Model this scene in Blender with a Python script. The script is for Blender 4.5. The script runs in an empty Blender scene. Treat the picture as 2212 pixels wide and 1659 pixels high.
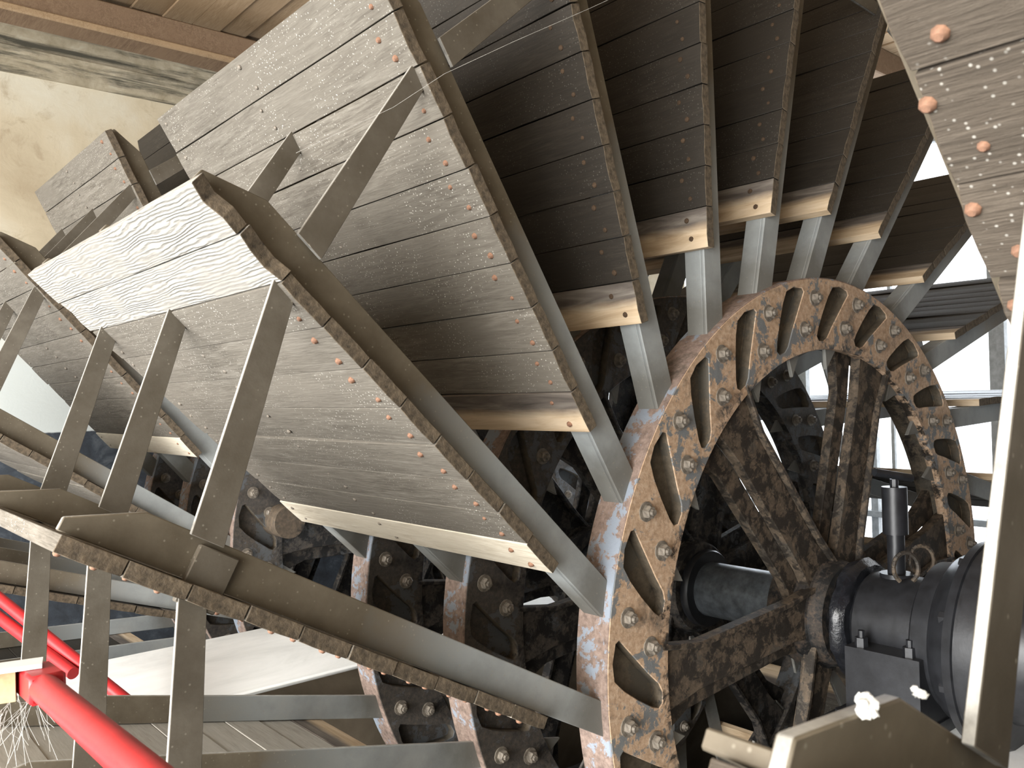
import bpy, bmesh, math, random
from mathutils import Vector, Matrix
random.seed(7)
C = bpy.context.scene.collection
S = 1.5                      # one "ring radius" = 1.5 m; all builder coordinates are in ring radii
PI = math.pi
R = math.radians

# ------------------------------------------------------------------ camera
def make_camera():
    yaw, pitch, roll = R(40.38479723), R(0.77537987), R(-1.34403359)
    f = Vector((math.sin(yaw)*math.cos(pitch), math.cos(yaw)*math.cos(pitch), math.sin(pitch)))
    r = Vector((math.cos(yaw), -math.sin(yaw), 0)); u = r.cross(f)
    r2 = r*math.cos(roll)+u*math.sin(roll); u2 = -r*math.sin(roll)+u*math.cos(roll)
    cd = bpy.data.cameras.new('camera'); co = bpy.data.objects.new('camera', cd); C.objects.link(co)
    cd.sensor_width = 36; cd.lens = 1859.7036/2212*36
    cd.clip_start = 0.02; cd.clip_end = 200
    cd.dof.use_dof = True; cd.dof.focus_distance = 3.6; cd.dof.aperture_fstop = 11
    m = Matrix((r2, u2, -f)).transposed().to_4x4()
    m.translation = Vector((-2.40054, -1.343226, 0.67115))*S
    co.matrix_world = m
    bpy.context.scene.camera = co
make_camera()

# ------------------------------------------------------------------ world, lights, exposure
sc = bpy.context.scene
sc.view_settings.view_transform = 'Standard'; sc.view_settings.look = 'None'
sc.view_settings.gamma = 1; sc.view_settings.use_curve_mapping = False
sc.view_settings.exposure = 0.35
w = bpy.data.worlds.new('overcast_sky'); sc.world = w; w.use_nodes = True
bg = w.node_tree.nodes['Background']; bg.inputs[0].default_value = (0.93, 0.965, 1, 1); bg.inputs[1].default_value = 2.6
def area(name, loc, target, sx, sy, power, col):
    l = bpy.data.lights.new(name, 'AREA'); l.shape = 'RECTANGLE'; l.size = sx; l.size_y = sy
    l.energy = power; l.color = col
    o = bpy.data.objects.new(name, l); C.objects.link(o); o.location = Vector(loc)*S
    d = (Vector(target)-Vector(loc)).normalized(); o.rotation_euler = d.to_track_quat('-Z', 'Y').to_euler()
    return o
# daylight entering through the big open gateway on the left
area('daylight_left_opening', (-6.0, 0.1, 0.45), (0, 0.7, -0.1), 8.4, 4.6, 1330, (1.0, 0.985, 0.95))
area('daylight_window_wall', (3.6, 1.9, 0.9), (0, 1.2, 0.4), 4.0, 2.6, 330, (0.84, 0.92, 1.0))
area('fill_behind_camera', (-4.6, -2.8, 0.8), (-0.9, 0.5, 0.3), 3.0, 2.8, 190, (1.0, 0.97, 0.9))  # added fill for camera-facing metal; the wall behind has no door

sun = bpy.data.lights.new('sun', 'SUN'); sun.energy = 3.6; sun.angle = R(14); sun.color = (1, 0.97, 0.91)
so = bpy.data.objects.new('sun', sun); C.objects.link(so)
so.rotation_euler = Vector((1.0, 0.06, -0.40)).to_track_quat('-Z', 'Y').to_euler()

# ------------------------------------------------------------------ materials
def nodes(name):
    m = bpy.data.materials.new(name); m.use_nodes = True
    nt = m.node_tree; return m, nt, nt.nodes['Principled BSDF']
def N(nt, t, **k):
    n = nt.nodes.new(t)
    for a, b in k.items():
        if a.startswith('i_'): n.inputs[a[2:].replace('_', ' ')].default_value = b
        else: setattr(n, a, b)
    return n
def L(nt, a, b): nt.links.new(a, b)
def coords(nt, scale=(1, 1, 1), kind='Object', rnd=True):
    tc = N(nt, 'ShaderNodeTexCoord'); mp = N(nt, 'ShaderNodeMapping'); mp.inputs['Scale'].default_value = scale
    L(nt, tc.outputs[kind], mp.inputs['Vector'])
    if rnd:
        oi = N(nt, 'ShaderNodeObjectInfo'); mul = N(nt, 'ShaderNodeMath', operation='MULTIPLY'); mul.inputs[1].default_value = 37.0
        L(nt, oi.outputs['Random'], mul.inputs[0]); cb = N(nt, 'ShaderNodeCombineXYZ')
        for i in range(3): L(nt, mul.outputs[0], cb.inputs[i])
        L(nt, cb.outputs[0], mp.inputs['Location'])
    return mp.outputs[0]
def noise(nt, v, scale, detail=6, rough=0.6, dist=0.0):
    n = N(nt, 'ShaderNodeTexNoise'); n.inputs['Scale'].default_value = scale; n.inputs['Detail'].default_value = detail
    n.inputs['Roughness'].default_value = rough; n.inputs['Distortion'].default_value = dist
    L(nt, v, n.inputs['Vector']); return n.outputs['Fac']
def ramp(nt, fac, stops):
    r = N(nt, 'ShaderNodeValToRGB'); e = r.color_ramp.elements
    while len(e) < len(stops): e.new(0.5)
    for el, (p, c) in zip(e, stops):
        el.position = p; el.color = (*c, 1) if len(c) == 3 else c
    L(nt, fac, r.inputs[0]); return r.outputs[0]
def mix(nt, fac, a, b, blend='MIX'):
    m = N(nt, 'ShaderNodeMix', data_type='RGBA', blend_type=blend)
    for sock, val in ((m.inputs[0], fac), (m.inputs[6], a), (m.inputs[7], b)):
        if hasattr(val, 'is_linked'): L(nt, val, sock)
        elif isinstance(val, (int, float)): sock.default_value = val
        else: sock.default_value = (*val, 1)
    return m.outputs[2]
def maprange(nt, v, a, b, c=0., d=1.):
    m = N(nt, 'ShaderNodeMapRange'); L(nt, v, m.inputs[0])
    for i, x in zip((1, 2, 3, 4), (a, b, c, d)): m.inputs[i].default_value = x
    return m.outputs[0]
def bump(nt, bs, h, strength=0.4, dist=0.01, prev=None):
    b = N(nt, 'ShaderNodeBump'); b.inputs['Strength'].default_value = strength; b.inputs['Distance'].default_value = dist
    L(nt, h, b.inputs['Height'])
    if prev is not None: L(nt, prev, b.inputs['Normal'])
    L(nt, b.outputs[0], bs.inputs['Normal']); return b.outputs[0]
def mathn(nt, op, a, b):
    m = N(nt, 'ShaderNodeMath', operation=op)
    for s_, v in ((m.inputs[0], a), (m.inputs[1], b)):
        if hasattr(v, 'is_linked'): L(nt, v, s_)
        else: s_.default_value = v
    return m.outputs[0]
def attr(nt, name, out='Fac'):
    a = N(nt, 'ShaderNodeAttribute'); a.attribute_type = 'OBJECT'; a.attribute_name = name; return a.outputs[out]

def wood(name, dark, mid, light, grain=1.0, bumpst=0.5, specks=0.6, rough=0.85, seg=True):
    m, nt, bs = nodes(name)
    v = coords(nt, (16, 1.5, 16)); v2 = coords(nt, (60, 4.0, 60)); vb = coords(nt, (2.2, 1.1, 2.2)); vs = coords(nt, (1, 1, 1))
    g1 = noise(nt, v, 2.2, 8, 0.62, 1.2); g2 = noise(nt, v2, 3.0, 5, 0.7, 0.4); big = noise(nt, vb, 1.6, 4, 0.6)
    f = mathn(nt, 'ADD', mathn(nt, 'MULTIPLY', g1, 0.5), mathn(nt, 'MULTIPLY', g2, 0.5))
    col = ramp(nt, f, [(0.32, dark), (0.5, mid), (0.70, light)])
    oi = N(nt, 'ShaderNodeObjectInfo')
    tint = maprange(nt, oi.outputs['Random'], 0, 1, 0.84, 1.14)
    hv = N(nt, 'ShaderNodeHueSaturation'); L(nt, col, hv.inputs['Color']); L(nt, tint, hv.inputs['Value'])
    col = mix(nt, maprange(nt, big, 0.4, 0.7), hv.outputs[0], mid)
    # dust and droppings: small pale flecks
    vo = N(nt, 'ShaderNodeTexVoronoi'); vo.inputs['Scale'].default_value = 85; L(nt, vs, vo.inputs['Vector'])
    cov = noise(nt, vs, 3.0, 3, 0.6)
    sp = mathn(nt, 'MULTIPLY', maprange(nt, vo.outputs['Distance'], 0.22, 0.10), maprange(nt, cov, 0.42, 0.6, 0, specks))
    col = mix(nt, sp, col, (0.62, 0.60, 0.54))
    L(nt, col, bs.inputs['Base Color']); bs.inputs['Roughness'].default_value = rough
    bs.inputs['Specular IOR Level'].default_value = 0.25
    bump(nt, bs, f, bumpst, 0.006*grain)
    return m
M = {}
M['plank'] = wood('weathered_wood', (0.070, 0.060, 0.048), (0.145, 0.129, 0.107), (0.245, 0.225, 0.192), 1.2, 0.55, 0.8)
M['plank_damp_shade'] = wood('damp_shaded_wood', (0.018, 0.0155, 0.013), (0.029, 0.0245, 0.0195), (0.050, 0.042, 0.033), 1.0, 0.35, 0.12, 0.6)  # damp wood, darkened further to carry the shade of neighbouring blades
def grainy():
    m, nt, bs = nodes('deeply_grained_bleached_wood')
    v = coords(nt, (7, 1.3, 7), rnd=True)
    wv = N(nt, 'ShaderNodeTexWave'); wv.wave_type = 'BANDS'; wv.bands_direction = 'X'
    wv.inputs['Scale'].default_value = 4.2; wv.inputs['Distortion'].default_value = 15; wv.inputs['Detail'].default_value = 3
    wv.inputs['Detail Scale'].default_value = 0.7; wv.inputs['Detail Roughness'].default_value = 0.5
    L(nt, v, wv.inputs['Vector'])
    n2 = noise(nt, coords(nt, (40, 3, 40)), 3, 5, 0.65)
    msk = maprange(nt, noise(nt, coords(nt, (3, 1.5, 3)), 2.5, 3, 0.5), 0.40, 0.62, 1.0, 0.25)
    f = mathn(nt, 'ADD', mathn(nt, 'MULTIPLY', mathn(nt, 'MULTIPLY', wv.outputs['Fac'], msk), 0.6), mathn(nt, 'MULTIPLY', n2, 0.4))
    col = ramp(nt, f, [(0.12, (0.20, 0.185, 0.165)), (0.35, (0.30, 0.285, 0.255)), (0.8, (0.39, 0.375, 0.335))])
    L(nt, col, bs.inputs['Base Color']); bs.inputs['Roughness'].default_value = 0.9
    bump(nt, bs, f, 0.65, 0.007); return m
M['plank_near'] = wood('brown_weathered_wood', (0.045, 0.036, 0.027), (0.085, 0.068, 0.052), (0.145, 0.12, 0.095), 1.6, 0.9, 0.5)
M['plank_grain'] = grainy()
def bottom_plank():
    # lowest plank of each blade: its lower part is clean pale wood, the upper part grey
    m, nt, bs = nodes('pale_edge_wood')
    v = coords(nt, (9, 0.9, 9)); f = noise(nt, v, 2.4, 8, 0.62, 0.8)
    pale = ramp(nt, f, [(0.33, (0.36, 0.25, 0.15)), (0.5, (0.54, 0.41, 0.27)), (0.68, (0.66, 0.53, 0.38))])
    grey = ramp(nt, f, [(0.33, (0.05, 0.042, 0.035)), (0.5, (0.12, 0.10, 0.085)), (0.68, (0.22, 0.195, 0.165))])
    tc = N(nt, 'ShaderNodeTexCoord'); sx = N(nt, 'ShaderNodeSeparateXYZ'); L(nt, tc.outputs['Object'], sx.inputs[0])
    e = mathn(nt, 'ADD', sx.outputs[0], mathn(nt, 'MULTIPLY', noise(nt, coords(nt, (2, 2, 2)), 3, 4), 0.03))
    L(nt, mix(nt, maprange(nt, e, 0.075, 0.115), pale, grey), bs.inputs['Base Color'])
    bs.inputs['Roughness'].default_value = 0.75; bump(nt, bs, f, 0.4, 0.005); return m
M['plank_bottom'] = bottom_plank()
M['plank_pale'] = wood('pale_sunlit_wood', (0.30, 0.28, 0.245), (0.42, 0.40, 0.36), (0.52, 0.50, 0.46), 0.6, 0.25, 0.2)  # lightened so that the lower blades look sunlit
M['plank_edge_white'] = wood('bleached_bounce_lit_wood', (0.36, 0.30, 0.22), (0.58, 0.52, 0.42), (0.74, 0.70, 0.61), 0.8, 0.4, 0.0)  # bleached edge, whitened further to carry light bounced from below
def arm_steel():
    m, nt, bs = nodes('arm_steel_silted')
    tc = N(nt, 'ShaderNodeTexCoord'); sx = N(nt, 'ShaderNodeSeparateXYZ'); L(nt, tc.outputs['Object'], sx.inputs[0])
    vs = coords(nt, (1, 1, 1))
    n1 = noise(nt, vs, 4, 6, 0.65); n2 = noise(nt, vs, 26, 5, 0.7)
    silt = ramp(nt, n1, [(0.3, (0.085, 0.068, 0.045)), (0.55, (0.135, 0.112, 0.08)), (0.75, (0.185, 0.16, 0.12))])
    paint = ramp(nt, n1, [(0.3, (0.25, 0.265, 0.265)), (0.6, (0.36, 0.38, 0.38)), (0.8, (0.40, 0.40, 0.37))])
    s = mathn(nt, 'ADD', sx.outputs[0], mathn(nt, 'MULTIPLY', n1, 0.5))
    edge = maprange(nt, s, 2.15, 2.55)
    col = mix(nt, edge, paint, silt)
    # ring end: browner where the arm enters the casting
    ring_end = maprange(nt, mathn(nt, 'ADD', sx.outputs[0], mathn(nt, 'MULTIPLY', n1, 0.12)), 1.52, 1.40)
    col = mix(nt, mathn(nt, 'MULTIPLY', ring_end, 0.6), col, (0.10, 0.085, 0.06))
    vo = N(nt, 'ShaderNodeTexVoronoi'); vo.inputs['Scale'].default_value = 48; L(nt, vs, vo.inputs['Vector'])
    col = mix(nt, mathn(nt, 'MULTIPLY', maprange(nt, vo.outputs['Distance'], 0.16, 0.08), 0.45), col, (0.34, 0.31, 0.25))
    L(nt, col, bs.inputs['Base Color']); bs.inputs['Roughness'].default_value = 0.62; bs.inputs['Metallic'].default_value = 0.15
    bump(nt, bs, n2, 0.18, 0.004); return m
M['arm'] = arm_steel()
def strut_steel():
    m, nt, bs = nodes('strut_steel_silted')
    vs = coords(nt, (1, 1, 1)); n1 = noise(nt, vs, 5, 6, 0.65); n2 = noise(nt, vs, 40, 4, 0.7)
    col = ramp(nt, n1, [(0.3, (0.078, 0.064, 0.045)), (0.55, (0.12, 0.103, 0.08)), (0.75, (0.17, 0.15, 0.12))])
    vo = N(nt, 'ShaderNodeTexVoronoi'); vo.inputs['Scale'].default_value = 44; L(nt, vs, vo.inputs['Vector'])
    col = mix(nt, mathn(nt, 'MULTIPLY', maprange(nt, vo.outputs['Distance'], 0.15, 0.06), 0.5), col, (0.36, 0.33, 0.27))
    col = mix(nt, maprange(nt, noise(nt, coords(nt, (1, 1, 1)), 7, 5, 0.7), 0.69, 0.72), col, (0.45, 0.20, 0.07))
    L(nt, col, bs.inputs['Base Color']); bs.inputs['Roughness'].default_value = 0.6; bs.inputs['Metallic'].default_value = 0.15
    bump(nt, bs, n2, 0.2, 0.003); return m
M['strut'] = strut_steel()
def casting(name, a, b, c, grime, patch):
    m, nt, bs = nodes(name)
    vs = coords(nt, (1, 1, 1), rnd=False)
    n1 = noise(nt, vs, 3.6, 7, 0.66, 0.3); n2 = noise(nt, vs, 14, 8, 0.75, 0.4); n3 = noise(nt, vs, 45, 4, 0.7)
    col = ramp(nt, n3, [(0.3, a), (0.5, b), (0.7, c)])
    f = mathn(nt, 'ADD', mathn(nt, 'MULTIPLY', n1, 0.55), mathn(nt, 'MULTIPLY', n2, 0.45))
    col = mix(nt, maprange(nt, f, 0.525, 0.54), col, patch)
    col = mix(nt, maprange(nt, mathn(nt, 'ADD', n1, mathn(nt, 'MULTIPLY', n2, 0.4)), 0.62, 0.50), col, grime)
    tc = N(nt, 'ShaderNodeTexCoord'); sp = N(nt, 'ShaderNodeSeparateXYZ'); L(nt, tc.outputs['Object'], sp.inputs[0])
    rad = mathn(nt, 'SQRT', mathn(nt, 'ADD', mathn(nt, 'MULTIPLY', sp.outputs[0], sp.outputs[0]), mathn(nt, 'MULTIPLY', sp.outputs[2], sp.outputs[2])), 0.0)
    gr = mathn(nt, 'ADD', rad, mathn(nt, 'MULTIPLY', mathn(nt, 'SUBTRACT', n1, 0.5), 0.55))
    gm = mathn(nt, 'MULTIPLY', maprange(nt, gr, 1.235, 1.19), maprange(nt, n2, 0.46, 0.54))
    col = mix(nt, gm, col, tuple(x*0.28 for x in grime))
    if name != 'flaking_orange_casting': gm = mathn(nt, 'MULTIPLY', gm, 0.15)
    rg = maprange(nt, gm, 0, 1, 0.74, 0.36)
    L(nt, rg, bs.inputs['Roughness'])
    L(nt, col, bs.inputs['Base Color'])
    h = mathn(nt, 'ADD', n2, mathn(nt, 'MULTIPLY', n3, 0.4)); bump(nt, bs, h, 0.5, 0.008); return m
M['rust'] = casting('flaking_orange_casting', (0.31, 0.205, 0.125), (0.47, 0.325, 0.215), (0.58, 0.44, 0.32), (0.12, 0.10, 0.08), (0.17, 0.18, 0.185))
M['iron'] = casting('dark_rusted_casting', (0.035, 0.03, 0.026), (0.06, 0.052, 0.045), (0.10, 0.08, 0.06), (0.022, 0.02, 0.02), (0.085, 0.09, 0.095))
M['rim'] = casting('rim_scoured_iron', (0.14, 0.10, 0.085), (0.24, 0.175, 0.145), (0.33, 0.25, 0.21), (0.09, 0.07, 0.055), (0.26, 0.30, 0.36))
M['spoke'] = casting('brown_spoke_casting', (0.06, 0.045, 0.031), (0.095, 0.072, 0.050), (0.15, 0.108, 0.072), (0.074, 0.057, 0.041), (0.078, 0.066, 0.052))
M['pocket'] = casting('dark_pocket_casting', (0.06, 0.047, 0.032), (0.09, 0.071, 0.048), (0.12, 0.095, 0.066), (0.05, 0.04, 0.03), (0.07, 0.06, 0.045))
M['hubiron'] = casting('greasy_hub_casting', (0.022, 0.018, 0.015), (0.04, 0.031, 0.024), (0.09, 0.06, 0.04), (0.012, 0.011, 0.011), (0.03, 0.03, 0.03))
def plain(name, col, rough=0.5, metal=0.0, ns=12, var=0.25, bs_=0.15):
    m, nt, bs = nodes(name); v = coords(nt, (1, 1, 1), rnd=False); n = noise(nt, v, ns, 5, 0.65)
    a = tuple(x*(1-var) for x in col); b = tuple(min(1, x*(1+var)) for x in col)
    L(nt, ramp(nt, n, [(0.3, a), (0.7, b)]), bs.inputs['Base Color'])
    bs.inputs['Roughness'].default_value = rough; bs.inputs['Metallic'].default_value = metal
    bump(nt, bs, n, bs_, 0.004); return m
M['rustbolt'] = plain('rusty_bolt', (0.21, 0.11, 0.068), 0.8, 0, 60, 0.5)
M['bolt'] = plain('grey_bolt', (0.19, 0.165, 0.135), 0.6, 0.1, 40, 0.6)
M['black'] = plain('black_painted_iron', (0.018, 0.019, 0.022), 0.38, 0.1, 14, 0.4, 0.25)
M['lit_edge'] = plain('steel_edge_highlight', (0.30, 0.29, 0.265), 0.55, 0.1, 30, 0.35)  # light steel that paints a bright highlight on thin edges
M['endgrain'] = plain('silted_end_grain', (0.10, 0.076, 0.050), 0.9, 0, 50, 0.6, 0.9)
M['grease'] = plain('black_grease', (0.012, 0.013, 0.016), 0.16, 0, 30, 0.5, 1.0)
M['shaft'] = plain('grey_steel_shaft', (0.11, 0.125, 0.14), 0.42, 0.4, 18, 0.45)
M['red'] = plain('red_paint', (0.40, 0.016, 0.020), 0.42, 0, 8, 0.15)
M['redbrown'] = plain('red_brown_paint', (0.13, 0.045, 0.030), 0.4, 0, 6, 0.2)
M['cream'] = plain('cream_painted_board', (0.55, 0.45, 0.25), 0.7, 0, 9, 0.4)
M['web'] = plain('cobweb_dust', (0.75, 0.75, 0.72), 0.9)
M['window_frame'] = plain('grey_window_frame', (0.42, 0.45, 0.47), 0.6)
M['beamwood'] = wood('ceiling_beam_wood', (0.10, 0.062, 0.038), (0.175, 0.115, 0.072), (0.26, 0.185, 0.12), 0.6, 0.3, 0.0)
M['boardwood'] = wood('ceiling_board_wood', (0.20, 0.13, 0.07), (0.32, 0.22, 0.13), (0.44, 0.33, 0.21), 0.5, 0.3, 0.0)
M['darkwood'] = wood('dark_wall_plate_wood', (0.03, 0.02, 0.012), (0.07, 0.045, 0.028), (0.12, 0.08, 0.05), 0.5, 0.3, 0.0)
def plaster():
    m, nt, bs = nodes('stained_plaster'); v = coords(nt, (1, 1, 1), rnd=False)
    n1 = noise(nt, v, 1.3, 6, 0.6, 0.4); n2 = noise(nt, v, 6, 8, 0.7, 0.5)
    col = ramp(nt, n1, [(0.3, (0.38, 0.31, 0.21)), (0.5, (0.50, 0.43, 0.31)), (0.72, (0.58, 0.54, 0.44))])
    col = mix(nt, maprange(nt, n2, 0.56, 0.70, 0, 0.65), col, (0.33, 0.26, 0.17))
    tc = N(nt, 'ShaderNodeTexCoord'); sx = N(nt, 'ShaderNodeSeparateXYZ'); L(nt, tc.outputs['Object'], sx.inputs[0])
    z = sx.outputs[2]
    wn = mathn(nt, 'ADD', z, mathn(nt, 'MULTIPLY', n2, 0.03))
    dado = ramp(nt, n2, [(0.3, (0.02, 0.023, 0.028)), (0.55, (0.042, 0.051, 0.064)), (0.75, (0.12, 0.135, 0.15))])
    lower = mix(nt, maprange(nt, z, 2.2, 1.3), col, (0.66, 0.70, 0.68))
    col = mix(nt, maprange(nt, wn, 0.825, 0.815), lower, dado)
    L(nt, col, bs.inputs['Base Color']); bs.inputs['Roughness'].default_value = 0.9
    bump(nt, bs, n2, 0.3, 0.01); return m
M['plaster'] = plaster()
def mould():
    m, nt, bs = nodes('mouldy_cornice'); v = coords(nt, (.5, 3, 5), rnd=False); v1 = coords(nt, (1, 1, 1), rnd=False)
    n1 = noise(nt, v, 2.2, 8, 0.7, 0.6); n2 = noise(nt, v1, 7, 7, 0.7, 0.4)
    col = ramp(nt, n2, [(0.3, (0.24, 0.20, 0.13)), (0.6, (0.38, 0.33, 0.24)), (0.8, (0.44, 0.41, 0.32))])
    col = mix(nt, maprange(nt, n1, 0.44, 0.60), col, (0.055, 0.05, 0.035))
    L(nt, col, bs.inputs['Base Color']); bs.inputs['Roughness'].default_value = 0.9; bump(nt, bs, n2, 0.4, 0.01); return m
M['mould'] = mould()
def concrete(name, a, b, c):
    m, nt, bs = nodes(name); v = coords(nt, (0.7, 1.6, 1), rnd=False)
    n1 = noise(nt, v, 2.2, 7, 0.65, 0.6); n2 = noise(nt, v, 30, 5, 0.7)
    L(nt, ramp(nt, n1, [(0.3, a), (0.5, b), (0.7, c)]), bs.inputs['Base Color']); bs.inputs['Roughness'].default_value = 0.85
    bump(nt, bs, mathn(nt, 'ADD', n1, mathn(nt, 'MULTIPLY', n2, 0.3)), 0.25, 0.01); return m
M['pier'] = concrete('pale_rendered_pier', (0.66, 0.675, 0.67), (0.80, 0.815, 0.81), (0.88, 0.89, 0.89))
M['pierdark'] = concrete('silted_pier_side', (0.07, 0.055, 0.035), (0.12, 0.095, 0.065), (0.17, 0.14, 0.10))
M['brick'] = concrete('mossy_brick', (0.06, 0.07, 0.04), (0.12, 0.13, 0.08), (0.20, 0.20, 0.14))
def water():
    m, nt, bs = nodes('dark_water'); bs.inputs['Base Color'].default_value = (0.012, 0.016, 0.014, 1)
    bs.inputs['Roughness'].default_value = 0.12
    bump(nt, bs, noise(nt, coords(nt, (1, 1, 1), rnd=False), 3, 3), 0.1, 0.02); return m
M['water'] = water()

# ------------------------------------------------------------------ mesh helpers (coordinates in ring radii, multiplied by S)
def mesh_obj(name, me, mat=None, parent=None):
    o = bpy.data.objects.new(name, me); C.objects.link(o)
    if parent: o.parent = parent
    if mat and not me.materials: me.materials.append(mat)
    return o
def finish(bm, name, mat=None, smooth=False):
    bmesh.ops.recalc_face_normals(bm, faces=bm.faces)
    me = bpy.data.meshes.new(name); bm.to_mesh(me); bm.free()
    if mat: me.materials.append(mat)
    for p in me.polygons: p.use_smooth = True
    me.set_sharp_from_angle(angle=R(36))
    return me
def bevel(bm, w):
    bmesh.ops.bevel(bm, geom=[e for e in bm.edges if e.is_manifold and e.calc_face_angle(0) > 0.5], offset=w*S, segments=1, affect='EDGES', clamp_overlap=True)
def add_box(bm, a, b):
    vs = [bm.verts.new((x*S, y*S, z*S)) for x in (a[0], b[0]) for y in (a[1], b[1]) for z in (a[2], b[2])]
    for f in ((0, 1, 3, 2), (4, 6, 7, 5), (0, 4, 5, 1), (2, 3, 7, 6), (0, 2, 6, 4), (1, 5, 7, 3)): bm.faces.new([vs[i] for i in f])
    return vs
def box_me(name, a, b, mat=None, bev=0):
    bm = bmesh.new(); add_box(bm, a, b); bmesh.ops.recalc_face_normals(bm, faces=bm.faces)
    if bev: bevel(bm, bev)
    return finish(bm, name, mat)
def add_prism(bm, poly, y0, y1):
    """poly in (x,z), extruded along y"""
    a = [bm.verts.new((x*S, y0*S, z*S)) for x, z in poly]; b = [bm.verts.new((x*S, y1*S, z*S)) for x, z in poly]
    n = len(poly); bm.faces.new(a); bm.faces.new(b[::-1])
    for i in range(n): bm.faces.new((a[i], b[i], b[(i+1) % n], a[(i+1) % n]))
def add_lathe(bm, prof, seg=48, cx=0, cz=0, a0=0, a1=2*PI, closed=False):
    """prof: list of (y, r) along the y axis"""
    full = abs(a1-a0-2*PI) < 1e-6; n = seg if full else seg+1
    rings = []
    for y, r in prof:
        rings.append([bm.verts.new(((cx+r*math.cos(a0+(a1-a0)*i/seg))*S, y*S, (cz+r*math.sin(a0+(a1-a0)*i/seg))*S)) for i in range(n)])
    m = len(rings)
    for j in range(m if closed else m-1):
        A, B = rings[j], rings[(j+1) % m]
        for i in range(n if full else n-1): bm.faces.new((A[i], A[(i+1) % n], B[(i+1) % n], B[i]))
    if not closed and full:
        if prof[0][1] > 1e-4: bm.faces.new(rings[0])
        if prof[-1][1] > 1e-4: bm.faces.new(rings[-1])
def add_rod(bm, p, q, r, seg=12, r2=None):
    p, q = Vector(p), Vector(q); d = (q-p).normalized(); r2 = r if r2 is None else r2
    a = d.orthogonal().normalized(); b = d.cross(a)
    A = [bm.verts.new((p+(a*math.cos(2*PI*i/seg)+b*math.sin(2*PI*i/seg))*r)*S) for i in range(seg)]
    B = [bm.verts.new((q+(a*math.cos(2*PI*i/seg)+b*math.sin(2*PI*i/seg))*r2)*S) for i in range(seg)]
    bm.faces.new(A); bm.faces.new(B[::-1])
    for i in range(seg): bm.faces.new((A[i], A[(i+1) % seg], B[(i+1) % seg], B[i]))
def plate_with_holes(name, loops, y0, y1, bev=0.002):
    """flat casting from closed loops in (x,z) (first outer, others holes), thickness along y"""
    cu = bpy.data.curves.new('tmp', 'CURVE'); cu.dimensions = '2D'; cu.fill_mode = 'BOTH'
    cu.extrude = (abs(y1-y0)/2-bev)*S; cu.bevel_depth = bev*S; cu.bevel_resolution = 0
    for lp in loops:
        sp = cu.splines.new('POLY'); sp.points.add(len(lp)-1); sp.use_cyclic_u = True
        for i, (x, z) in enumerate(lp): sp.points[i].co = (x*S, z*S, 0, 1)
    o = bpy.data.objects.new('tmp', cu); C.objects.link(o)
    dg = bpy.context.evaluated_depsgraph_get()
    me = bpy.data.meshes.new_from_object(o.evaluated_get(dg)); me.name = name
    bpy.data.objects.remove(o)
    ym = (y0+y1)/2*S
    for v in me.vertices:
        x, y, z = v.co; v.co = (x, ym-z, y)
    me.materials.clear(); bpy.data.curves.remove(cu)
    return me
def empty(name, loc=(0, 0, 0)):
    o = bpy.data.objects.new(name, None); C.objects.link(o); o.location = Vector(loc)*S; o.empty_display_size = 0.1; return o
def tag(o, label, cat=None, group=None):
    o['label'] = label
    if cat: o['category'] = cat
    if group: o['group'] = group
    return o
def struct(o, label=None):
    o['kind'] = 'structure'
    if label: o['label'] = label
    return o
def pol(r, a): return (r*math.cos(R(a)), r*math.sin(R(a)))

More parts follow.
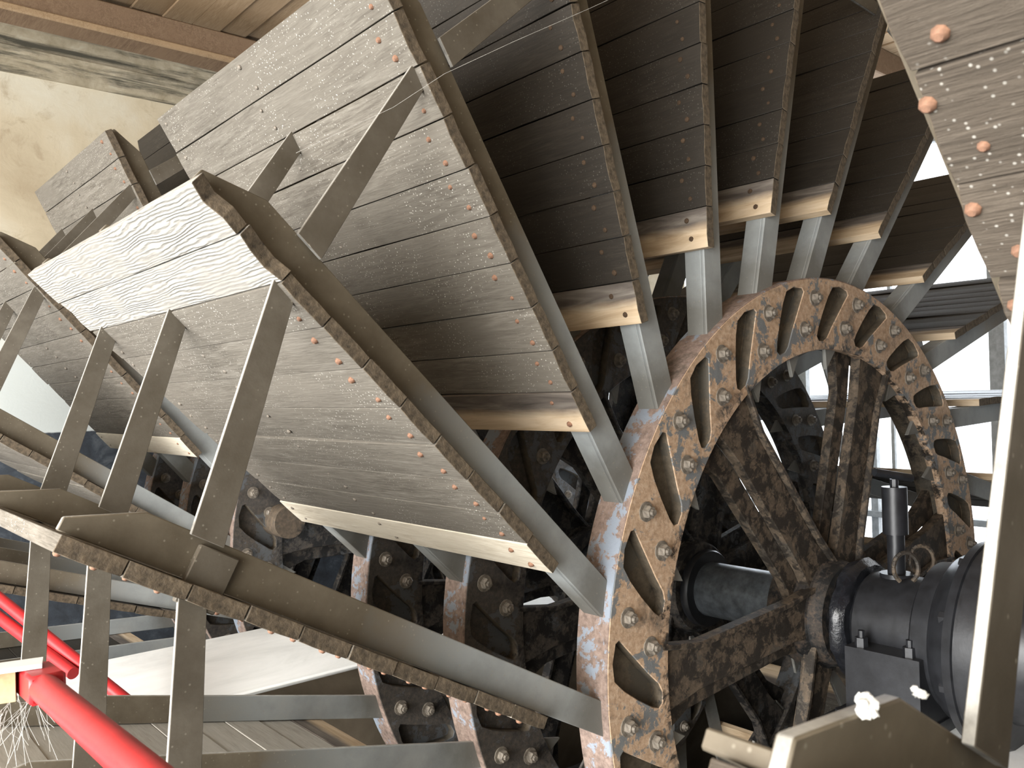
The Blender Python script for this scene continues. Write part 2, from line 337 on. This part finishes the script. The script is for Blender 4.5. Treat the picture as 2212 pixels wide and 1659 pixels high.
# ------------------------------------------------------------------ the setting
def build_setting():
    # far wall beyond the third wheel
    YW = 3.6
    wall = struct(mesh_obj('wall_back', box_me('wall_back', (-6.5, YW, -2.6), (3.9, YW+.3, 2.66)), M['plaster']), 'stained cream plaster wall with a dark blue damp lower part')
    bm = bmesh.new(); add_box(bm, (-6.5, YW-.022, 2.37), (3.9, YW, 2.45)); add_box(bm, (-6.5, YW-.034, 2.45), (3.9, YW, 2.50)); add_box(bm, (-6.5, YW-.02, 2.50), (3.9, YW, 2.60)); add_box(bm, (-6.5, YW-.05, 2.60), (3.9, YW, 2.64)); bevel(bm, .006)
    struct(mesh_obj('trim_1', finish(bm, 'cornice'), M['mould']), 'moulded plaster cornice with mould stains under the ceiling')
    struct(mesh_obj('wall_front', box_me('wall_front', (-6.5, -3.3, -2.6), (3.9, -3.0, 3.0)), M['plaster']))
    # left wall: piers around the large gateway
    wl = empty('wall_left', (0, 0, 0)); struct(wl)
    mesh_obj('wall_lintel', box_me('wall_lintel', (-6.8, -3.3, 2.3), (-6.5, 3.9, 3.0)), M['plaster'], wl)
    mesh_obj('wall_end', box_me('wall_end', (-6.8, -3.3, -2.6), (-6.5, -3.0, 2.3)), M['plaster'], wl)
    # right wall with the bright glazed openings
    wr = empty('wall_right', (0, 0, 0)); struct(wr)
    X = 3.9
    mesh_obj('wall_apron', box_me('wall_apron', (X, -3.3, -2.6), (X+.25, 3.9, -0.62)), M['plaster'], wr)
    mesh_obj('wall_lintel', box_me('wall_lintel', (X, -3.3, 2.5), (X+.25, 3.9, 3.4)), M['plaster'], wr)
    mesh_obj('wall_pier', box_me('wall_pier', (X, -3.3, -0.62), (X+.25, -0.6, 2.5)), M['plaster'], wr)
    for n, (a, b) in enumerate(((-.6, 1.0), (1.0, 2.5), (2.5, 3.6))):
        wn = empty('window_%d' % (n+1), (X+.1, (a+b)/2, -0.62)); struct(wn)
        def fr(y0, y1, z0, z1, d=.03):
            o = mesh_obj('frame_bar', box_me('frame_bar', (-d, y0-(a+b)/2, z0+.62), (d, y1-(a+b)/2, z1+.62), M['window_frame']), None, wn)
        fr(a, a+.05, -.62, 2.5); fr(b-.05, b, -.62, 2.5); fr(a, b, -.62, -.56); fr(a, b, 2.44, 2.5)
        fr((a+b)/2-.012, (a+b)/2+.012, -.62, 2.5, .015)
        for z in (.02, 1.3): fr(a, b, z-.012, z+.012, .015)
    # grey horizontal beams of the gangway outside the openings
    bm = bmesh.new()
    for z, h in ((-.42, .05), (-.10, .035)): add_box(bm, (4.6, -.8, z), (4.7, 5.2, z+h))
    for y in (-.6, .8, 2.2, 3.6, 5.0): add_box(bm, (4.62, y, -2.4), (4.68, y+.06, .25))
    g = mesh_obj('gangway_railing', finish(bm, 'gangway_railing', M['window_frame']), None); tag(g, 'grey steel gangway railing outside the bright openings behind the wheels', 'railing')
    # roof boards, beams
    ce = empty('ceiling', (0, 0, 2.8)); struct(ce, 'pitched ceiling of brown tongue boards')
    bme = bmesh.new(); add_box(bme, (-.0775, 0, 0), (.0775, 7.2, .03)); bevel(bme, .004); bmesh_ = finish(bme, 'ceiling_board', M['boardwood'])
    for i in range(66):
        o = mesh_obj('board', bmesh_, None, ce); o.location = Vector((-6.4+i*.158, -3.3, 0))*S; o.rotation_euler = (R(.6*math.sin(i*7.1)*.3), 0, 0)
    def beam(y0, y1, z0, z1, label, mat='beamwood'):
        o = mesh_obj('ceiling_beam', box_me('ceiling_beam', (-6.5, y0, z0), (3.9, y1, z1), None, .008), M[mat]); struct(o, label)
    beam(3.008, 3.022, 2.452, 2.487, 'paler strip added as the lit lower face of the tie beam', 'boardwood')  # added pale strip, paints the light on the beam's lower face
    beam(3.022, 3.19, 2.455, 2.612, 'brown squared tie beam in front of the cornice')
    beam(1.2, 1.38, 2.62, 2.79, 'brown tie beam under the ceiling above the middle wheel')
    beam(-.8, -.62, 2.62, 2.79, 'brown tie beam under the ceiling above the near wheel')
    beam(3.42, 3.6, 2.645, 2.79, 'dark timber wall plate on top of the cornice', 'darkwood')
    # piers between the wheels, rising from the pit
    def pier(y0, y1, x0, x1, z, label):
        p = empty('wheel_pit_pier', (0, 0, 0)); struct(p, label)
        mesh_obj('coping', box_me('coping', (x0, y0-.006, z-.016), (x1, y1+.006, z), M['pier'], .006), None, p)
        mesh_obj('pier_body', box_me('pier_body', (x0, y0, -2.5), (x1, y1, z-.016), M['pierdark']), None, p)
    pier(1.20, 1.86, -3.1, 2.4, -.21, 'pale rendered pier between the middle and the far wheel')
    pier(-.86, -.10, -.48, 2.4, -.24, 'dark pier carrying the shaft bearing')
    pier(-3.0, -2.32, -.6, 2.4, -.24, 'pier on the near side of the near wheel')
    # pit floor and curved breasts
    fl = mesh_obj('floor', box_me('floor', (-6.5, -3.3, -2.6), (6, 3.9, -2.5)), M['water']); struct(fl, 'dark water at the bottom of the wheel pit')
    for y0, y1 in ((-2.3, -.87), (-.09, 1.19), (1.87, 3.21)):
        bm = bmesh.new(); n = 16
        inner = [(2.3*math.cos(R(-78+64*i/n)), 2.3*math.sin(R(-78+64*i/n))) for i in range(n+1)]
        outer = [(2.62, inner[-1][1]), (2.62, -2.5), (inner[0][0], -2.5)]
        add_prism(bm, inner+outer, y0, y1)
        struct(mesh_obj('wheel_pit_breast', finish(bm, 'breast'), M['pierdark']), None)
    # low brick shelf seen between pier and far wheel
    sh = empty('brick_shelf', (-2.0, 2.25, -1.0)); struct(sh, 'low mossy brick shelf in the shade beside the far wheel')
    bk = box_me('brick', (0, 0, 0), (.135, .065, .04), M['brick'], .003)
    for j in range(4):
        for i in range(9):
            o = mesh_obj('brick', bk, None, sh); o.location = Vector((-.6+i*.142+(j % 2)*.07, j*.072, random.uniform(0, .004)))*S
    mesh_obj('shelf_bed', box_me('shelf_bed', (-.65, -.02, -1.4), (.75, .31, 0), M['pierdark']), None, sh)
build_setting()

# ------------------------------------------------------------------ scoop wheel
RING_Y = (0.0, 0.527, 1.035)
D1, AW = 0.4914, 0.0704           # arm offset from the axle line, arm width
PT = 0.026                         # plank thickness
PP = 0.1038                        # plank pitch
PS0 = 1.046
# shared meshes ----------------------------------------------------
def arm_mesh():
    bm = bmesh.new()
    # steel angle: a flat leg in the wheel plane and a deeper leg on the underside that the planks are bolted to
    P = [(.535, D1), (1.98, D1), (2.084, D1+.050), (2.084, D1+AW), (.60, D1+AW)]
    add_prism(bm, P, .020, .032)
    add_prism(bm, [(.60, D1+AW-.013), (2.07, D1+AW-.013), (2.07, D1+AW-.0003), (.60, D1+AW-.0003)], .0318, .083)
    bmesh.ops.recalc_face_normals(bm, faces=bm.faces); bevel(bm, .0016); me = finish(bm, 'arm', M['arm']); me.materials.append(M['lit_edge'])
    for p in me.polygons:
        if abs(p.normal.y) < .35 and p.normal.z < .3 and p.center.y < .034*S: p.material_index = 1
    return me
def strut_mesh(ext=0.0):
    bm = bmesh.new()
    add_prism(bm, [(1.908, D1+.006), (1.849, D1+.006), (1.926+.0, .084), (1.974, .065)], .004, .013)
    bmesh.ops.recalc_face_normals(bm, faces=bm.faces); bevel(bm, .0008); me = finish(bm, 'strut', M['strut']); me.materials.append(M['lit_edge'])
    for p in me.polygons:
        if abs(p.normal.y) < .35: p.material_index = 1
    return me
def plank_mesh(i, seed, y0=-.014, y1=1.124, ragged=0.002, mat=None):
    rr = random.Random(seed); bm = bmesh.new()
    xs = [.0007+rr.uniform(0, .0011), PP/3, 2*PP/3, PP-.0007-rr.uniform(0, .0011)]
    n = 5; warp = rr.uniform(-.003, .003); ys = [y0+(y1-y0)*j/n for j in range(n+1)]
    grid = {}
    e0 = rr.uniform(-.003, .003); e1 = rr.uniform(-.010, .010)*(1 if y1 > 1.1 else .15)
    for a, x in enumerate(xs):
        j0 = rr.uniform(-ragged, ragged); j1 = rr.uniform(-ragged, ragged)
        for b, y in enumerate(ys):
            yy = y+(j0+e0 if b == 0 else 0)+(j1+e1 if b == n else 0)
            xx = x+(rr.uniform(-.0009, .0009) if a in (0, 3) else 0)
            for c, z in enumerate((0, PT)):
                cup = (0.0012 if a in (1, 2) else 0)
                grid[a, b, c] = bm.verts.new((xx*S, yy*S, (z+warp*math.sin(PI*b/n)+(cup if c else -cup*0))*S))
    for a in range(3):
        for b in range(n):
            bm.faces.new((grid[a, b, 0], grid[a+1, b, 0], grid[a+1, b+1, 0], grid[a, b+1, 0]))
            bm.faces.new((grid[a, b, 1], grid[a, b+1, 1], grid[a+1, b+1, 1], grid[a+1, b, 1]))
        bm.faces.new((grid[a, 0, 0], grid[a, 0, 1], grid[a+1, 0, 1], grid[a+1, 0, 0]))
        bm.faces.new((grid[a, n, 0], grid[a+1, n, 0], grid[a+1, n, 1], grid[a, n, 1]))
    for b in range(n):
        bm.faces.new((grid[0, b, 0], grid[0, b+1, 0], grid[0, b+1, 1], grid[0, b, 1]))
        bm.faces.new((grid[3, b, 0], grid[3, b, 1], grid[3, b+1, 1], grid[3, b+1, 0]))
    bmesh.ops.recalc_face_normals(bm, faces=bm.faces); bevel(bm, .0010)
    me = finish(bm, 'plank', mat); me.materials.append(M['endgrain'])
    for p in me.polygons:
        if abs(p.normal.y) > .6: p.material_index = 1
    return me
def dome_mesh(r, h, mat, seg=8):
    bm = bmesh.new()
    prof = [(0, r), (h*.6, r*.9), (h, r*.5)]
    rings = [[bm.verts.new((q*math.cos(2*PI*i/seg)*S, q*math.sin(2*PI*i/seg)*S, z*S)) for i in range(seg)] for z, q in prof]
    for A, B in zip(rings, rings[1:]):
        for i in range(seg): bm.faces.new((A[i], A[(i+1) % seg], B[(i+1) % seg], B[i]))
    bm.faces.new(rings[-1]); return finish(bm, 'bolt', mat, True)
def hexbolt_mesh(mat):
    bm = bmesh.new(); add_lathe(bm, [(0.002, .024), (-.003, .024)], 14)
    add_lathe(bm, [(-.003, .0165), (-.017, .0165), (-.020, .0135)], 6); add_lathe(bm, [(-.020, .0085), (-.027, .0075)], 8)
    return finish(bm, 'bolt', mat)
ARM, STRUT = arm_mesh(), strut_mesh()
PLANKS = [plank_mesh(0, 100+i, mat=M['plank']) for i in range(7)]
PLANKS_DAMP_SHADE = [plank_mesh(0, 200+i, mat=M['plank_damp_shade']) for i in range(6)]
BOTTOM = [plank_mesh(0, 300+i, mat=M['plank_bottom']) for i in range(3)]
NEAR = [plank_mesh(0, 700+i, y1=1.092, mat=M['plank_near']) for i in range(4)]
PALE = [plank_mesh(0, 500+i, mat=M['plank_pale']) for i in range(3)]
WHITE = [plank_mesh(0, 600, mat=M['plank_edge_white'])]
GRAIN = [plank_mesh(0, 400+i, ragged=.012, mat=M['plank_grain']) for i in range(2)]
PBOLT = dome_mesh(.0068, .0065, M['rustbolt']); PBOLT_G = dome_mesh(.0058, .0045, M['bolt']); PBOLT_D = dome_mesh(.0068, .005, M['darkwood'])
HEX = hexbolt_mesh(M['bolt'])
def slot_loop(m):
    """rounded pocket between two arms; m = angle of its outer middle"""
    pts = [(.962, -4.6), (.975, -4.1), (.983, -1.5), (.976, .9), (.945, 2.6), (.90, 4.6), (.85, 6.8), (.828, 7.5), (.813, 6.8), (.811, 4.8), (.822, 3.3), (.86, 1.0), (.90, -1.4), (.94, -3.5)]
    return [pol(r, m+a) for r, a in pts]
def circle(r, n=120): return [pol(r, 360*i/n) for i in range(n)]
def ring_meshes():
    slots = [slot_loop(102.9+15*k) for k in range(24)]
    front = plate_with_holes('ring_front', [circle(.996), circle(.79)]+slots, 0, .034)
    back = plate_with_holes('ring_back', [circle(.996), circle(.80)], .0341, .100)
    rim = bmesh.new(); add_lathe(rim, [(.0015, .985), (.0015, .9985), (.004, 1.001), (.0965, 1.001), (.099, .9985), (.099, .985)], 120, closed=True)
    return front, back, finish(rim, 'rim_band')
RF, RB, RR = ring_meshes()
def spoke_mesh():
    bm = bmesh.new()
    add_prism(bm, [(.09, -.10), (.22, -.078), (.66, -.078), (.80, -.13), (.80, .05), (.66, .032), (.22, .032), (.09, .05)], .014, .046)
    add_prism(bm, [(.09, .03), (.22, .022), (.66, .022), (.80, .04), (.80, .14), (.66, .088), (.22, .080), (.09, .10)], .052, .082)
    add_prism(bm, [(.10, -.105), (.24, -.094), (.66, -.094), (.80, -.125), (.80, -.112), (.66, -.078), (.24, -.078), (.10, -.09)], -.003, .034)
    bmesh.ops.recalc_face_normals(bm, faces=bm.faces); bevel(bm, .003); return finish(bm, 'spoke')
SPOKE_R = spoke_mesh(); SPOKE_D = SPOKE_R.copy(); SPOKE_R.materials.append(M['spoke']); SPOKE_D.materials.append(M['iron'])
def hub_mesh(mat):
    bm = bmesh.new(); add_lathe(bm, [(-.028, .10), (-.030, .145), (-.022, .152), (.01, .158), (.02, .175), (.085, .175), (.10, .165), (.145, .155), (.15, .10)], 40, closed=True)
    return finish(bm, 'hub', mat, False)
HUB_R, HUB_D = hub_mesh(M['hubiron']), hub_mesh(M['iron'])
def copy_mat(me, mat):
    m = me.copy(); m.materials.clear(); m.materials.append(mat); return m
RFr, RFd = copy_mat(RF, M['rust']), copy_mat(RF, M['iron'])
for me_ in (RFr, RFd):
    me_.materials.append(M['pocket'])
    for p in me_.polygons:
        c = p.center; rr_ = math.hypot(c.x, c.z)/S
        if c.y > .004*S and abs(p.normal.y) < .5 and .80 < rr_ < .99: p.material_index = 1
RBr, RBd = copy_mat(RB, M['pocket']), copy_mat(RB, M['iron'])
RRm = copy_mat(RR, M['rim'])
SPOKES = (72, 131, 184, 250, 310, 12)

def build_wheel(loc, th0, dev, label, rusty_first, bolts_on, damp, phase, skip=(), near=False):
    wh = empty('scoop_wheel', loc); tag(wh, label, 'scoop wheel', 'scoop wheels on the shared shaft')
    for ri, y in enumerate(RING_Y):
        rust = rusty_first and ri == 0
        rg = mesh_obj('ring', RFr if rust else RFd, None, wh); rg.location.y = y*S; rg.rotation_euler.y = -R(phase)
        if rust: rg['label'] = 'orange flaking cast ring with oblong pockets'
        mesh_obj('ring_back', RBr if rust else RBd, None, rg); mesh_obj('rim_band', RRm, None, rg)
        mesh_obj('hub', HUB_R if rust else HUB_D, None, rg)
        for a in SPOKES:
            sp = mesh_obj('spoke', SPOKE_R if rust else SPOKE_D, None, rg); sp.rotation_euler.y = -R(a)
        for k in range(24):
            for r_, a_ in ((.9405, 95.4), (.855, 99.93)):
                x, z = pol(r_, a_+15*k); b = mesh_obj('bolt', HEX, None, rg); b.location = (x*S, 0, z*S); b.rotation_euler.y = random.uniform(0, 1)
    for k in range(-11, 13):
        th = th0+15*k+dev.get(k, 0)
        for ri, y in enumerate(RING_Y):
            if k in skip and ri < 2: continue
            a = mesh_obj('arm', ARM, None, wh); a.location.y = (y-(.011 if near and ri == 2 else 0))*S; a.rotation_euler.y = -R(th)
            s_ = mesh_obj('strut', STRUT, None, wh); s_.location.y = y*S; s_.rotation_euler.y = -R(th)
            if ri: s_.location.y = (y-.02+(.008 if near else 0))*S
        for i in range(10):
            d = k in damp  # damp also lists the blades whose dark wood carries shade
            if near: me = NEAR[(i+k) % 4]
            elif i == 0: me = WHITE[0] if k in (2, 3, 4) and not (rusty_first and k == 2) else BOTTOM[k % 3]
            elif k in (5, 6, 7): me = PALE[i % 3] if rusty_first else PLANKS_DAMP_SHADE[i % 6]
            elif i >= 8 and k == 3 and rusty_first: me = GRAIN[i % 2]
            elif d: me = PLANKS_DAMP_SHADE[(i*5+k*3) % 6]
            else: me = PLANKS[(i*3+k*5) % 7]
            p = mesh_obj('plank', me, None, wh)
            th_ = R(th); s = PS0+i*PP; zz = D1+AW+.0004+random.uniform(0, .0030)
            # local axes: x = along the arm, z = away from its underside
            p.location = Vector((s*math.cos(th_)-zz*math.sin(th_), 0, s*math.sin(th_)+zz*math.cos(th_)))*S
            p.rotation_euler.y = -th_
            if k in bolts_on and me not in GRAIN:
                for yb in (.035, .56, 1.065):
                    for fr in (.26, .74):
                        b = mesh_obj('bolt', PBOLT if (not d and yb < .1) or near else (PBOLT_D if d else PBOLT_G), None, p)
                        b.location = Vector((PP*fr+random.uniform(-.004, .004), yb+random.uniform(-.006, .006)+(.02 if fr > .5 else 0), PT))*S
                        q = random.uniform(.75, 1.15); b.scale = (q, q, q)
    return wh
DEV = {-4: -.15, -3: .39, -2: .16, -1: -.17, 0: -.49, 1: .34, 2: -.13, 3: -.12, 4: .18}
wheelA = build_wheel((0, 0, 0), 91.50, DEV, 'middle scoop wheel with the orange flaking ring facing the camera', True, (-1, 0, 1, 2, 3, 4), (-9, -8, -7, -6, -5, -4, -3, -2, -1, 0, 1), 0)
wheelB = build_wheel((-.0396, 1.993, .0638), 86.28, {}, 'far scoop wheel in front of the plaster wall, grey boards and arm tips', False, (2, 3), (-4, -3, -2, -1, 0, 1), -5.2)
wheelC = build_wheel((.0723, -2.1418, -.0645), 90.43, {}, 'nearest scoop wheel cropped by the right edge, boards with large rusty bolts', False, (2, 3, 4), (), -1.1, (4,), True)

def extras():
    # rusty round counterweight bar on the far wheel, visible under the lit blade
    bm = bmesh.new(); add_rod(bm, (-.835, 1.90, .181), (-.835, 2.06, .181), .066, 28)
    me = finish(bm, 'round_bar', M['spoke']); o = mesh_obj('round_bar', me, None, wheelB); o.location = -wheelB.location; o['label'] = 'rusty round bar end'
    # weld plates where the struts cross the arm
    me = box_me('weld_plate', (1.815, .006, .505), (1.885, .019, .598), M['strut'], .002)
    for ri in (0, 1, 2):
        o = mesh_obj('weld_plate', me, None, wheelA); o.location.y = RING_Y[ri]*S; o.rotation_euler.y = -R(91.5+60+.18)
    # red brown painted guard panel at the far right
    g = mesh_obj('machine_guard', box_me('machine_guard', (-.655, -.76, -.5), (.35, -.735, .80), M['redbrown'], .004)); tag(g, 'red brown painted machine guard at the right edge behind the nearest strut', 'guard')
extras()

# ------------------------------------------------------------------ shaft, bearing, coupling
def build_machinery():
    def shaft(wh, y0, y1):
        bm = bmesh.new(); ly = wh.location.y/S; lx = wh.location.x/S; lz = wh.location.z/S
        add_lathe(bm, [(y0-ly, .088), (y0-ly, .09), (y1-ly, .09), (y1-ly, .088)], 40, -lx, -lz)
        me = finish(bm, 'wheel_shaft', M['shaft'])
        for f in me.polygons: f.use_smooth = len(f.vertices) == 4
        return mesh_obj('wheel_shaft', me, None, wh)
    sh = shaft(wheelA, -.30, 1.50); shaft(wheelB, 1.50, 3.4); shaft(wheelC, -2.4, -.30)
    sh['label'] = 'thick blue grey round shaft'
    # collar on the shaft in front of the second ring
    bm = bmesh.new(); add_lathe(bm, [(.465, .091), (.465, .125), (.472, .13), (.488, .13), (.495, .125), (.495, .091)], 32, closed=True)
    mesh_obj('collar', finish(bm, 'collar', M['black']), None, sh)
    be = empty('shaft_bearing', (0, -.2, -.24)); tag(be, 'black painted bearing block with an upright grease cup beside the orange ring', 'bearing')
    def add(name, me): return mesh_obj(name, me, None, be)
    o = (0, -.2, -.24)
    def rel(p): return tuple(a-b for a, b in zip(p, o))
    bm = bmesh.new(); add_box(bm, (-.30, -.14, 0), (.30, .10, .035)); bevel(bm, .006); add('base_plate', finish(bm, 'base_plate', M['black']))
    bm = bmesh.new(); add_box(bm, (-.215, -.135, .035), (.215, .065, .215)); bevel(bm, .006); pb = add('pedestal', finish(bm, 'pedestal', M['black']))
    bm = bmesh.new(); add_lathe(bm, [(-.165, .10), (-.165, .125), (-.15, .14), (.085, .14), (.10, .125), (.10, .10)], 40, 0, .24, closed=True)
    cap = add('cap', finish(bm, 'cap', M['black'], False))
    bm = bmesh.new(); add_lathe(bm, [(.095, .105), (.095, .155), (.115, .172), (.135, .172), (.15, .15), (.15, .105)], 36, 0, .24, closed=True)
    for v in bm.verts: v.co += Vector((random.uniform(-1, 1), random.uniform(-1, 1), random.uniform(-1, 1)))*.006
    g = add('grease_ring', finish(bm, 'grease_ring', M['grease'])); g['label'] = 'lumpy wet black grease'
    for x, y in ((-.19, -.10), (-.19, .03), (.19, -.10), (.19, .03)):
        bm = bmesh.new(); add_rod(bm, (x, y, .21), (x, y, .24), .017, 6); add_rod(bm, (x, y, .24), (x, y, .258), .009, 8); add('bolt', finish(bm, 'bolt', M['black']))
    for x in (-.26, .26):
        bm = bmesh.new(); add_rod(bm, (x, .05, .035), (x, .05, .06), .02, 6); add('bolt', finish(bm, 'bolt', M['black']))
    # grease cup
    bm = bmesh.new(); y = .03
    add_rod(bm, (0, y-.01, .37), (0, y-.01, .50), .024, 18); add_rod(bm, (0, y-.01, .37), (0, y-.01, .385), .045, 18)
    cup = add('grease_cup_stem', finish(bm, 'stem', M['black']))
    bm = bmesh.new(); add_rod(bm, (0, y-.01, .495), (0, y-.01, .628), .034, 20)
    mesh_obj('grease_cup', finish(bm, 'grease_cup', M['black']), None, cup)
    bm = bmesh.new(); add_rod(bm, (-.056, y+.018, .672), (.048, y-.038, .650), .0115, 10); add_rod(bm, (0, y-.01, .62), (0, y-.01, .65), .012, 8)
    mesh_obj('cross_handle', finish(bm, 'cross_handle', M['black']), None, cup)
    for x, yy in ((-.06, -.035), (.07, -.02)):
        bm = bmesh.new(); ctr = Vector((x, yy, .415)); prev = None
        for i in range(15):
            a = R(-60+300*i/14); p = ctr+Vector((.034*math.cos(a)*.75, -.034*math.cos(a)*.66, .042*math.sin(a)))
            if prev: add_rod(bm, prev, p, .0062, 6)
            prev = p
        add('lifting_eye', finish(bm, 'lifting_eye', M['spoke']))
    # coupling
    bm = bmesh.new(); add_lathe(bm, [(-.29, .095), (-.29, .175), (-.30, .19), (-.345, .195), (-.36, .215), (-.40, .235), (-.408, .258), (-.43, .262), (-.433, .256), (-.441, .256), (-.444, .264), (-.485, .264), (-.50, .25), (-.505, .19), (-.60, .17), (-.60, .095)], 64, closed=True)
    cp = mesh_obj('shaft_coupling', finish(bm, 'shaft_coupling', M['black']), None, wheelC); cp['label'] = 'large round black flanged coupling'
    cp.location = -wheelC.location
    for i in range(8):
        x, z = pol(.222, 20+45*i); bm = bmesh.new(); add_rod(bm, (x, -.41, z), (x, -.385, z), .016, 6); mesh_obj('bolt', finish(bm, 'bolt', M['black']), None, cp)
build_machinery()

# ------------------------------------------------------------------ red guard rails, bottom left
def build_rails():
    # directions run along the shaft axis
    def rail(p, q, r, label):
        bm = bmesh.new(); add_rod(bm, p, q, r, 20); me = finish(bm, 'guard_rail', M['red'])
        for f in me.polygons: f.use_smooth = len(f.vertices) == 4
        o = mesh_obj('guard_rail', me); tag(o, label, 'guard rail', 'red guard rails'); return o
    return rail
rail = build_rails()
RL1 = rail((-2.14, -.048, .301), (-2.150, -.60, .337), .0185, 'thick red guard rail with a cut end, nearest to the camera at the bottom left')
rail((-1.946, 1.9, .143), (-1.690, 1.13, -.134), .0172, 'upper of the two thin red guard rails behind the grey struts')
rail((-1.940, 1.9, .070), (-1.784, 1.3, -.075), .0172, 'lower of the two thin red guard rails behind the grey struts')
def rail_end(rl):

    bm = bmesh.new(); v = add_box(bm, (-.022, -.05, -.019), (.022, .035, .019)); bmesh.ops.recalc_face_normals(bm, faces=bm.faces); bevel(bm, .004)
    o = mesh_obj('rail_bracket', finish(bm, 'rail_bracket', M['red']), None, rl); o.location = Vector((-2.137, -.035, .300))*S; o.rotation_euler = (R(-3), 0, 0)
    o['label'] = 'squared red steel end bracket'
    bm = bmesh.new(); add_box(bm, (-.30, -.012, -.022), (-.02, .012, .020)); bevel(bm, .003)
    o = mesh_obj('timber_board', finish(bm, 'timber_board', M['cream'])); o.location = Vector((-2.142, -.02, .300))*S; o.rotation_euler.z = R(-14)
    tag(o, 'cream painted board end behind the cut end of the red guard rail', 'board')
    bm = bmesh.new(); add_box(bm, (-.32, -.022, 0), (.012, .014, .006)); bevel(bm, .001)
    c2 = mesh_obj('metal_capping', finish(bm, 'metal_capping', M['pier']), None, o); c2.location.z = .020*S; c2['label'] = 'bright white metal capping strip'
rail_end(RL1)

# ------------------------------------------------------------------ small things
def cobweb(name, pts, r, label):
    cu = bpy.data.curves.new(name, 'CURVE'); cu.dimensions = '3D'; cu.bevel_depth = r*S; cu.bevel_resolution = 0
    for lst in pts:
        sp = cu.splines.new('POLY'); sp.points.add(len(lst)-1)
        for i, p in enumerate(lst): sp.points[i].co = (*(Vector(p)*S), 1)
    o = bpy.data.objects.new(name, cu); C.objects.link(o); cu.materials.append(M['web']); tag(o, label, 'cobweb'); o['kind'] = 'stuff'; return o
def small():
    rr = random.Random(5)
    # web below the board end, bottom left
    pts = []
    for i in range(70):
        a = Vector((-2.145+rr.uniform(-.09, .02), -.03+rr.uniform(-.03, .05), .275+rr.uniform(-.01, .01)))
        b = a+Vector((rr.uniform(-.07, .03), rr.uniform(-.03, .02), rr.uniform(-.10, -.01)))
        mid = (a+b)/2+Vector((0, 0, -.006)); pts.append([a, mid, b])
    cobweb('cobweb', pts, .00022, 'dense dusty cobweb hanging under the cream board end beside the red rail')
    cobweb('cobweb', [[(-1.743, -.03, 1.083), (-1.55, -.03, 1.198), (-1.434, -.03, 1.285), (-1.257, -.03, 1.391), (-1.039, -.03, 1.517), (-.833, -.03, 1.639)]], .0003, 'single long cobweb threads across the dark underside of the upper blades')
    # dust fluff caught on the arm tip of the near wheel
    def fluff(loc, r, label, n=26):
        bm = bmesh.new()
        for i in range(n):
            p = Vector((rr.gauss(0, .35), rr.gauss(0, .3), rr.gauss(0, .3)))*r
            q = r*rr.uniform(.25, .5); m = Matrix.Translation(p*S)
            bmesh.ops.create_icosphere(bm, subdivisions=1, radius=q*S, matrix=m)
        for v in bm.verts: v.co += Vector((rr.uniform(-1, 1), rr.uniform(-1, 1), rr.uniform(-1, 1)))*r*.22*S
        o = mesh_obj('dust_fluff', finish(bm, 'dust_fluff', M['web'])); o.location = Vector(loc)*S; tag(o, label, 'dust fluff'); o['kind'] = 'stuff'
    fluff((-1.937, -1.10, .492), .0075, 'white tuft of fluff resting on the nearest arm tip, lower right')
    fluff((-1.872, -1.10, .482), .005, 'thin grey wisp of fluff beside the white tuft on the nearest arm', 9)
small()
